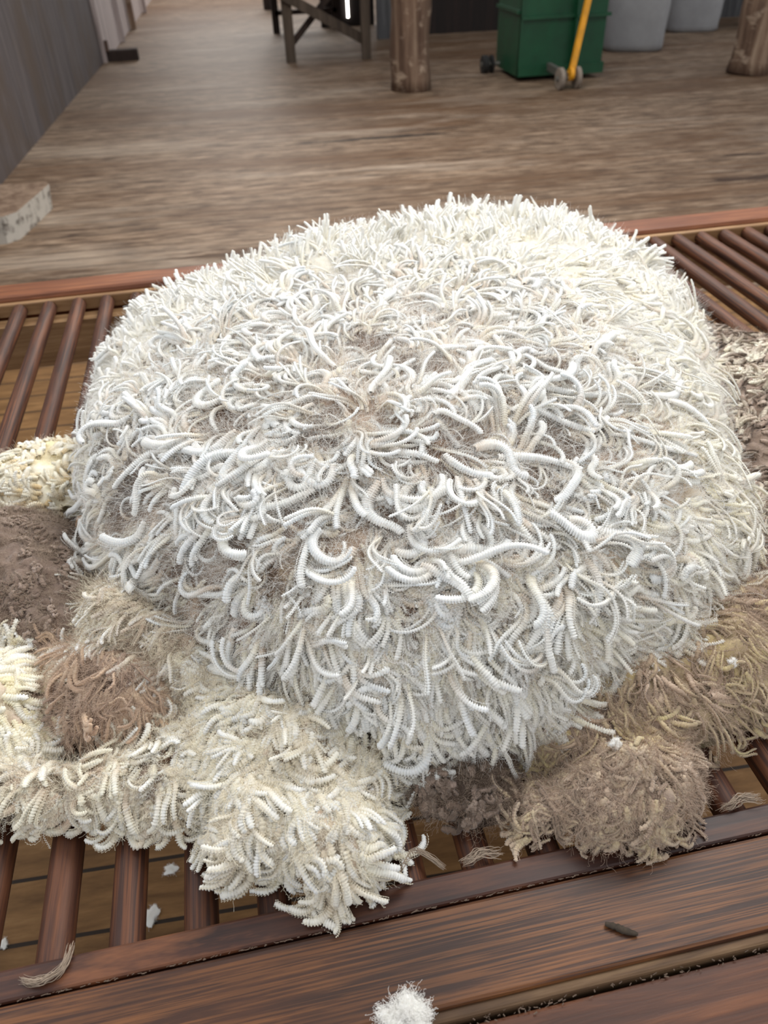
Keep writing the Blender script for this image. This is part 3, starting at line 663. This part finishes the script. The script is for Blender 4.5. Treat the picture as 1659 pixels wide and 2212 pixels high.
n = 60; x, y = seeds('mound', n, lambda x, y: (y < .75) * 1. + .15); wisps('stained_strands', x, y, U(0, 6.28, n), U(.012, .03, n), .012, mound, L3((150, 110, 72)), amp=.0009, r=.0003)
x, y, i = bundles('mound', 1500, 14, hollow, .005); n = len(x)
fuzz('fine_dark_fibres', x, y, flow(x, y, 1.2) + rng.normal(0, .9, 1500)[i] + rng.normal(0, .4, n), U(.008, .024, n), U(.0, .5, n), .00008, F_DARK, mound, hgt=.004, wig=1.4)
# --- the skirting pieces around it
def piece(key, name, label, body, lockcol, tipcol, nseed, cnt, L, r, p0=.6, p1=-.4, spread=.9, rib=.23, frizz=.04, mat=M_BODY, fz=None, centre=None, period=.003, wisp=0, mid=.5, kap=1.0):
    part = grid_mesh(name, key, body, mat, FLEECE, .006, .016, len(name), label)
    x, y = seeds(key, nseed); n = len(x)
    cx, cy = centre if centre else np.mean(np.array(POLY[key]), 0); th = np.arctan2(y - cy, x - cx) + spread * 1.7 * vnoise(x, y, .06, 200 + len(name), 2)
    Q, i = clusters(x, y, cnt, .0055, th, rng.normal(0, kap, n), p0 + rng.normal(0, .25, n), p1 + rng.normal(0, .3, n), U(L[0], L[1], n), U(r[0], r[1], n), .0, -.005, .25, .35)
    N = len(Q['x']); ty = vnoise(Q['x'], Q['y'], .05, 600 + len(name)) + rng.normal(0, .15, N)
    V, F, c, own = lock_geo(Q, lockcol(ty), tipcol(ty), period, rib, .6, frizz=frizz, mid=mid, strands=2)
    raw_mesh('small_wool_locks', V, F, c, M_LOCK, part, kind='stuff')
    flush_strands('lock_strands', fz[0][0] if fz else F_CREAM, part)
    if fz:
        for fm, cnt_, Lf, hg in fz:
            nb = cnt_ // 6; x, y, i = bundles(key, nb, 10, None, .003); n = len(x); t0 = np.arctan2(y - cy, x - cx) + spread * 1.7 * vnoise(x, y, .06, 200 + len(name), 2) + rng.normal(0, .6, nb)[i] + rng.normal(0, .35, n)
            fuzz('fine_fibres', x, y, t0, U(Lf[0], Lf[1], n), U(.0, .5, nb)[i] + rng.normal(0, .15, n), .00009, fm, part, hgt=hg, wig=1.4)
    if wisp:
        x, y = seeds(key, wisp); n = len(x); wisps('crimped_strands', x, y, U(0, 6.28, n), U(.015, .045, n), .01, part, L3((238, 232, 220)))
    return part
two = lambda a, b, k=1.3, o=.5: (lambda t: colmix(a, b, o + t * k))
flat = lambda a, b, s=.05, sd=9, k=1.4: (lambda x, y: colmix(a, b, .5 + k * vnoise(x, y, s, sd)))
piece('flap', 'fleece_flap', 'cream white flap hanging forward over the front rail', flat(L3((226, 214, 196)), TAN, .05, 21), two(CREAM, L3((236, 222, 200))), two(WHITE, L3((252, 246, 230)), 1.3, .3), 300, (2, 4), (.026, .056), (.003, .0052), .7, -.5, 1.0, fz=[(F_CREAM, 3500, (.01, .03), .008), (F_TAN, 1200, (.01, .02), .004)], centre=(-.02, .62), wisp=260)
piece('lower_left', 'fleece_skirt', 'cream curly locks along the lower left fringe', flat(L3((220, 206, 184)), TAUPE, .04, 22), two(CREAM, TAN), two(WHITE, CREAM), 190, (1, 4), (.03, .055), (.003, .0048), .7, -.5, 1.2, fz=[(F_CREAM, 2500, (.01, .03), .008), (F_GREY, 1000, (.01, .025), .006)], centre=(-.28, .60), wisp=260, kap=2.0)
piece('peach', 'fleece_skirt', 'peach and grey brown matted clump beside the cream fringe', flat(PEACH, BROWN, .05, 23, 1.6), two(PEACH, TAUPE), two(L3((214, 184, 158)), L3((146, 124, 112)), 1.8), 110, (2, 4), (.03, .055), (.0014, .0034), .6, -.5, .8, .09, .10, M_DIRTY, fz=[(F_TAN, 3500, (.01, .03), .008), (F_DARK, 600, (.008, .02), .005)], centre=(-.23, .74))
piece('left_cream', 'fleece_skirt', 'thick cream ribbed locks at the left edge', flat(CREAM, TAN, .05, 24), two(CREAM, YELL), two(WHITE, CREAM), 190, (2, 4), (.03, .05), (.0035, .0055), .6, -.3, .8, fz=[(F_CREAM, 800, (.01, .02), .006)])
piece('felt', 'fleece_skirt', 'grey brown felted clump with dark specks', flat(L3((150, 130, 118)), BROWN, .05, 25, 1.6), two(TAUPE, BROWN), two(L3((186, 166, 152)), L3((120, 100, 88))), 420, (1, 3), (.012, .026), (.0015, .0038), .5, -.6, 1.6, .05, .16, M_DIRTY, fz=[(F_GREY, 9000, (.008, .022), .006), (F_DARK, 3000, (.006, .015), .006)], kap=2.5)
piece('left_yellow', 'fleece_skirt', 'yellowed white wool beside the left slats', flat(CREAM, YELL, .05, 26), two(CREAM, L3((222, 196, 150))), two(WHITE, CREAM), 190, (2, 4), (.028, .045), (.003, .005), .6, -.2, .8, fz=[(F_CREAM, 1500, (.01, .02), .006)], centre=(-.3, 1.05))
piece('left_grey', 'fleece_skirt', 'pale cream fluffy wool under the mound', flat(L3((226, 214, 196)), TAN, .06, 27, 1.6), two(CREAM, TAN, 1.2, .3), two(WHITE, L3((206, 190, 172)), 1.5, .35), 150, (2, 4), (.03, .05), (.002, .004), .5, -.5, .8, .15, .05, M_BODY, fz=[(F_CREAM, 2000, (.01, .03), .008), (F_GREY, 2500, (.01, .025), .008)], centre=(-.12, .85))
piece('right_strip', 'fleece_skirt', 'dark tipped brown and white wool at the right edge', flat(TAUPE, BROWN, .06, 28, 1.5), two(CREAM, TAUPE, 2.4, .5), two(L3((196, 180, 164)), DARKB, 2.6, .55), 640, (2, 4), (.028, .05), (.003, .005), .7, -.2, 1.0, .10, .07, M_DIRTY, fz=[(F_GREY, 5000, (.008, .025), .008), (F_DARK, 2500, (.008, .02), .006)], centre=(.4, 1.0), mid=.6)
piece('right_yellow', 'fleece_skirt', 'yellow stained wool with brown tips under the right front', flat(L3((206, 186, 136)), TAUPE, .06, 29, 1.5), two(L3((222, 204, 156)), TAN), two(L3((196, 178, 146)), L3((134, 114, 94)), 1.6), 260, (2, 4), (.03, .055), (.0014, .0036), .5, -.5, .8, .09, .09, M_DIRTY, fz=[(F_TAN, 5000, (.01, .03), .008), (F_GREY, 3500, (.01, .025), .008)], centre=(.35, .72), mid=.6)
piece('grey_tuft', 'fleece_skirt', 'fluffy grey brown clump draped on the front rail', flat(L3((206, 186, 156)), TAUPE, .05, 30, 1.4), two(L3((226, 206, 166)), TAN), two(L3((198, 178, 156)), L3((150, 130, 114)), 1.6), 260, (2, 4), (.024, .046), (.0014, .0036), .3, -.6, .8, .09, .12, M_DIRTY, fz=[(F_TAN, 3000, (.006, .022), .005), (F_GREY, 3000, (.006, .02), .005)], centre=(.35, .47), mid=.4, kap=1.6)
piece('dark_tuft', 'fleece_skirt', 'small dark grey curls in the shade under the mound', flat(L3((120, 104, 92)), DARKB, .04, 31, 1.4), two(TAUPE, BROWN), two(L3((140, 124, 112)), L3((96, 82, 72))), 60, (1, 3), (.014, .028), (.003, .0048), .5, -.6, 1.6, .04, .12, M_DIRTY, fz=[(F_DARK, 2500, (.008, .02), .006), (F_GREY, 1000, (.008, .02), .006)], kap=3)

def burr(px_, py_, n, sp_, cl, parent, L_=(.008, .026)):
    x = px_ + rng.normal(0, sp_, n); y = py_ + rng.normal(0, sp_ * .6, n); wisps('stained_strands', x, y, .6 + rng.normal(0, .7, n), U(L_[0], L_[1], n), .008, parent, L3(cl), amp=.0007, r=.0003)
burr(-.197, .563, 70, .008, (104, 80, 50), bpy.data.objects['fleece_skirt']); burr(-.172, .535, 30, .004, (112, 74, 50), bpy.data.objects['fleece_skirt'])
burr(.0, .50, 24, .03, (110, 78, 46), bpy.data.objects['fleece_flap']); burr(.03, .44, 20, .012, (74, 56, 44), bpy.data.objects['fleece_flap']); burr(-.02, .56, 24, .03, (84, 62, 50), bpy.data.objects['fleece_flap'])
burr(.60, .90, 30, .02, (150, 120, 70), mound)
# ------------------------------------------------------------------ loose bits
def tuft(name, x, y, z, r, label, cat='wool tuft', col=WHITE, mat=None, group=None, seed=0, squash=.6, long=1., rz=0., hairs=500, fm=None):
    r2 = np.random.default_rng(900 + seed); m = MB(); nu, nv_ = 22, 12
    V = []; 
    for j in range(nv_ + 1):
        for i_ in range(nu):
            a = 2 * math.pi * i_ / nu; b = math.pi * j / nv_; d = np.array([math.cos(a) * math.sin(b), math.sin(a) * math.sin(b), math.cos(b)])
            rr = r * (1 + .20 * math.sin(3 * a + seed + 2 * b) * math.sin(b) + .16 * math.sin(5 * a - seed) * math.sin(b) + r2.normal(0, .05))
            px_, py_ = d[0] * rr * long, d[1] * rr; V.append((px_ * math.cos(rz) - py_ * math.sin(rz), px_ * math.sin(rz) + py_ * math.cos(rz), d[2] * rr * squash + r * squash))
    F = [[j * nu + i_, j * nu + (i_ + 1) % nu, (j + 1) * nu + (i_ + 1) % nu, (j + 1) * nu + i_] for j in range(nv_) for i_ in range(nu)]
    V = np.array(V); V[:, 2] = np.maximum(V[:, 2], 0)
    o = raw_mesh(name, V + np.array(ORIGIN), np.array(F)[:, ::-1], np.tile(col, (len(V), 1)), mat or M_LOCK, None); o.location = (x, y, z)
    if hairs:
        vi = r2.integers(0, len(V), hairs); P0 = V[vi]; D = P0 - np.array([0, 0, r * squash]); D /= np.linalg.norm(D, axis=1, keepdims=True) + 1e-6
        K = 7; st = r2.normal(0, 1.3, (hairs, K, 3)) + D[:, None] * .6; P = P0[:, None] + np.cumsum(st / K * r * r2.uniform(.2, .6, (hairs, 1, 1)), 1); P[..., 2] = np.maximum(P[..., 2], .0004)
        cu = bpy.data.hair_curves.new('fine_fibres'); cu.add_curves([K] * hairs); cu.attributes['position'].data.foreach_set('vector', P.astype(np.float32).ravel())
        ra = cu.attributes.new('radius', 'FLOAT', 'POINT'); ra.data.foreach_set('value', np.full(hairs * K, .00011, np.float32)); cu.materials.append(fm or F_WHITE)
        h = bpy.data.objects.new('fine_fibres', cu); C.objects.link(h); h.parent = o; h['kind'] = 'stuff'
    return tag(o, label, cat, group)
tuft('wool_tuft', .046, .246, -.0005, .0155, 'fluffy white wool tuft lying across the joint of the front boards', seed=1, long=1.3, rz=-.3, squash=.4, hairs=2600)
for k, (x, y, r, lb) in enumerate(((-.351, .893, .011, 'small round wool tuft on the floorboards under the table'), (-.392, .801, .016, 'largest wispy wool tuft on the floorboards under the table'),
                                  (-.689, .809, .008, 'tiny wool tuft on the floorboards near the left edge'), (-.35, 1.00, .006, 'tiny wool speck on the floor beside the fringe'))):
    tuft('wool_tuft', x, y, FZ, r, lb, seed=5 + k, squash=.3, long=1.3, rz=k, hairs=200, group='wool tufts on the floor under the table')
def hz(x, y): return float(samp(ALL, np.array([x]), np.array([y]))[0])
for k, (x, y, r, lb) in enumerate(((.665, .72, .008, 'round white wool tuft resting on the brown wool at the right'), (.325, .435, .006, 'small white wool tuft resting on the grey clump'), (.50, .50, .005, 'tiny white wool tuft resting on the yellow stained wool'))):
    tuft('wool_tuft', x, y, hz(x, y) + .008, r, lb, seed=20 + k, squash=.8, hairs=250)

# dung flake on the front board
M_DUNG = plain('dried_dung', (70, 58, 46), .9, 0, .4, 120)
pts = []; rad = []
for k in range(26):
    s = k / 25; pts.append((.258 + .027 * s + .0008 * math.sin(7 * s), .2865 - .016 * s, .002)); rad.append(.0034 * (1 + .06 * math.sin(k * 1.1 + s * 9) - .12 * (abs(s - .3) < .03)) * (math.sin(math.pi * min(1, max(.05, s * .92 + .06))) ** .35))
o = MB().tube(pts, rad, 12, ell=(1.1, .75), wob=.04, seed=4).build('dung_pellet', M_DUNG, loc=(.272, .279, 0), smooth=True)
tag(o, 'dark dried dung pellet lying on the front board', 'dung pellet')

# grey wool caught at the slat ends
def wisp(x, y, pts, label, seed, r=.0022):
    r3 = np.random.default_rng(seed); m = MB(); pts = np.array(pts)
    for k in range(46):
        a_, b_ = sorted(r3.uniform(0, 1, 2)); a_ = max(0, a_ - .25); b_ = min(1, b_ + .25); u = np.linspace(a_, b_, 12) * (len(pts) - 1)
        q = np.stack([np.interp(u, np.arange(len(pts)), pts[:, c_]) for c_ in range(3)], 1); off = r3.normal(0, r * .45, 3); off[2] = abs(off[2])
        q = q + off + np.cumsum(r3.normal(0, r * .12, (12, 3)), 0) + (np.sin(np.arange(12) * 1.9 + k) * .0003)[:, None]; q[:, 2] = np.maximum(q[:, 2], .0006)
        m.tube([tuple(v_) for v_ in q], list(.00038 * np.hanning(14)[1:-1] + .0001), 4)
    o = m.build('wool_wisp', F_GREY, loc=(x, y, 0), smooth=True); return tag(o, label, 'wool wisp', 'grey wool wisps caught on the rail')
def curve(a, b, bend, n=14, z=.002):
    a, b = np.array(a), np.array(b); d = b - a; nrm = np.array([-d[1], d[0]]); out = []
    for k in range(n):
        s = k / (n - 1); q = a + d * s + nrm * bend * math.sin(math.pi * s) + .0012 * np.array([math.sin(9 * s), math.cos(11 * s)]); out.append((q[0], q[1], z + .002 * math.sin(3.1 * s)))
    return out
wisp(-.30, .37, curve((-.268, .379), (-.312, .355), .35), 'grey wool wisp caught where the first whole slat meets the rail', 1, .004)
wisp(.09, .375, curve((.062, .372), (.115, .374), .45, z=.003), 'curled tan wool wisp looped at a slat end beside the flap', 2, .003)
wisp(.155, .376, curve((.135, .374), (.178, .377), .08), 'short grey wool wisp on the slat end under the dark curls', 3, .005)
wisp(.46, .375, curve((.435, .372), (.482, .377), .08), 'grey wool wisp on the slat end right of the grey clump', 4, .005)
print('verts', sum(len(o.data.vertices) for o in bpy.data.objects if o.type == 'MESH'))

for k_ in ('V', 'F', 'c', 'own', 'fo', 'Q', 'Q1', 'Q2'): globals().pop(k_, None)
import gc; gc.collect()
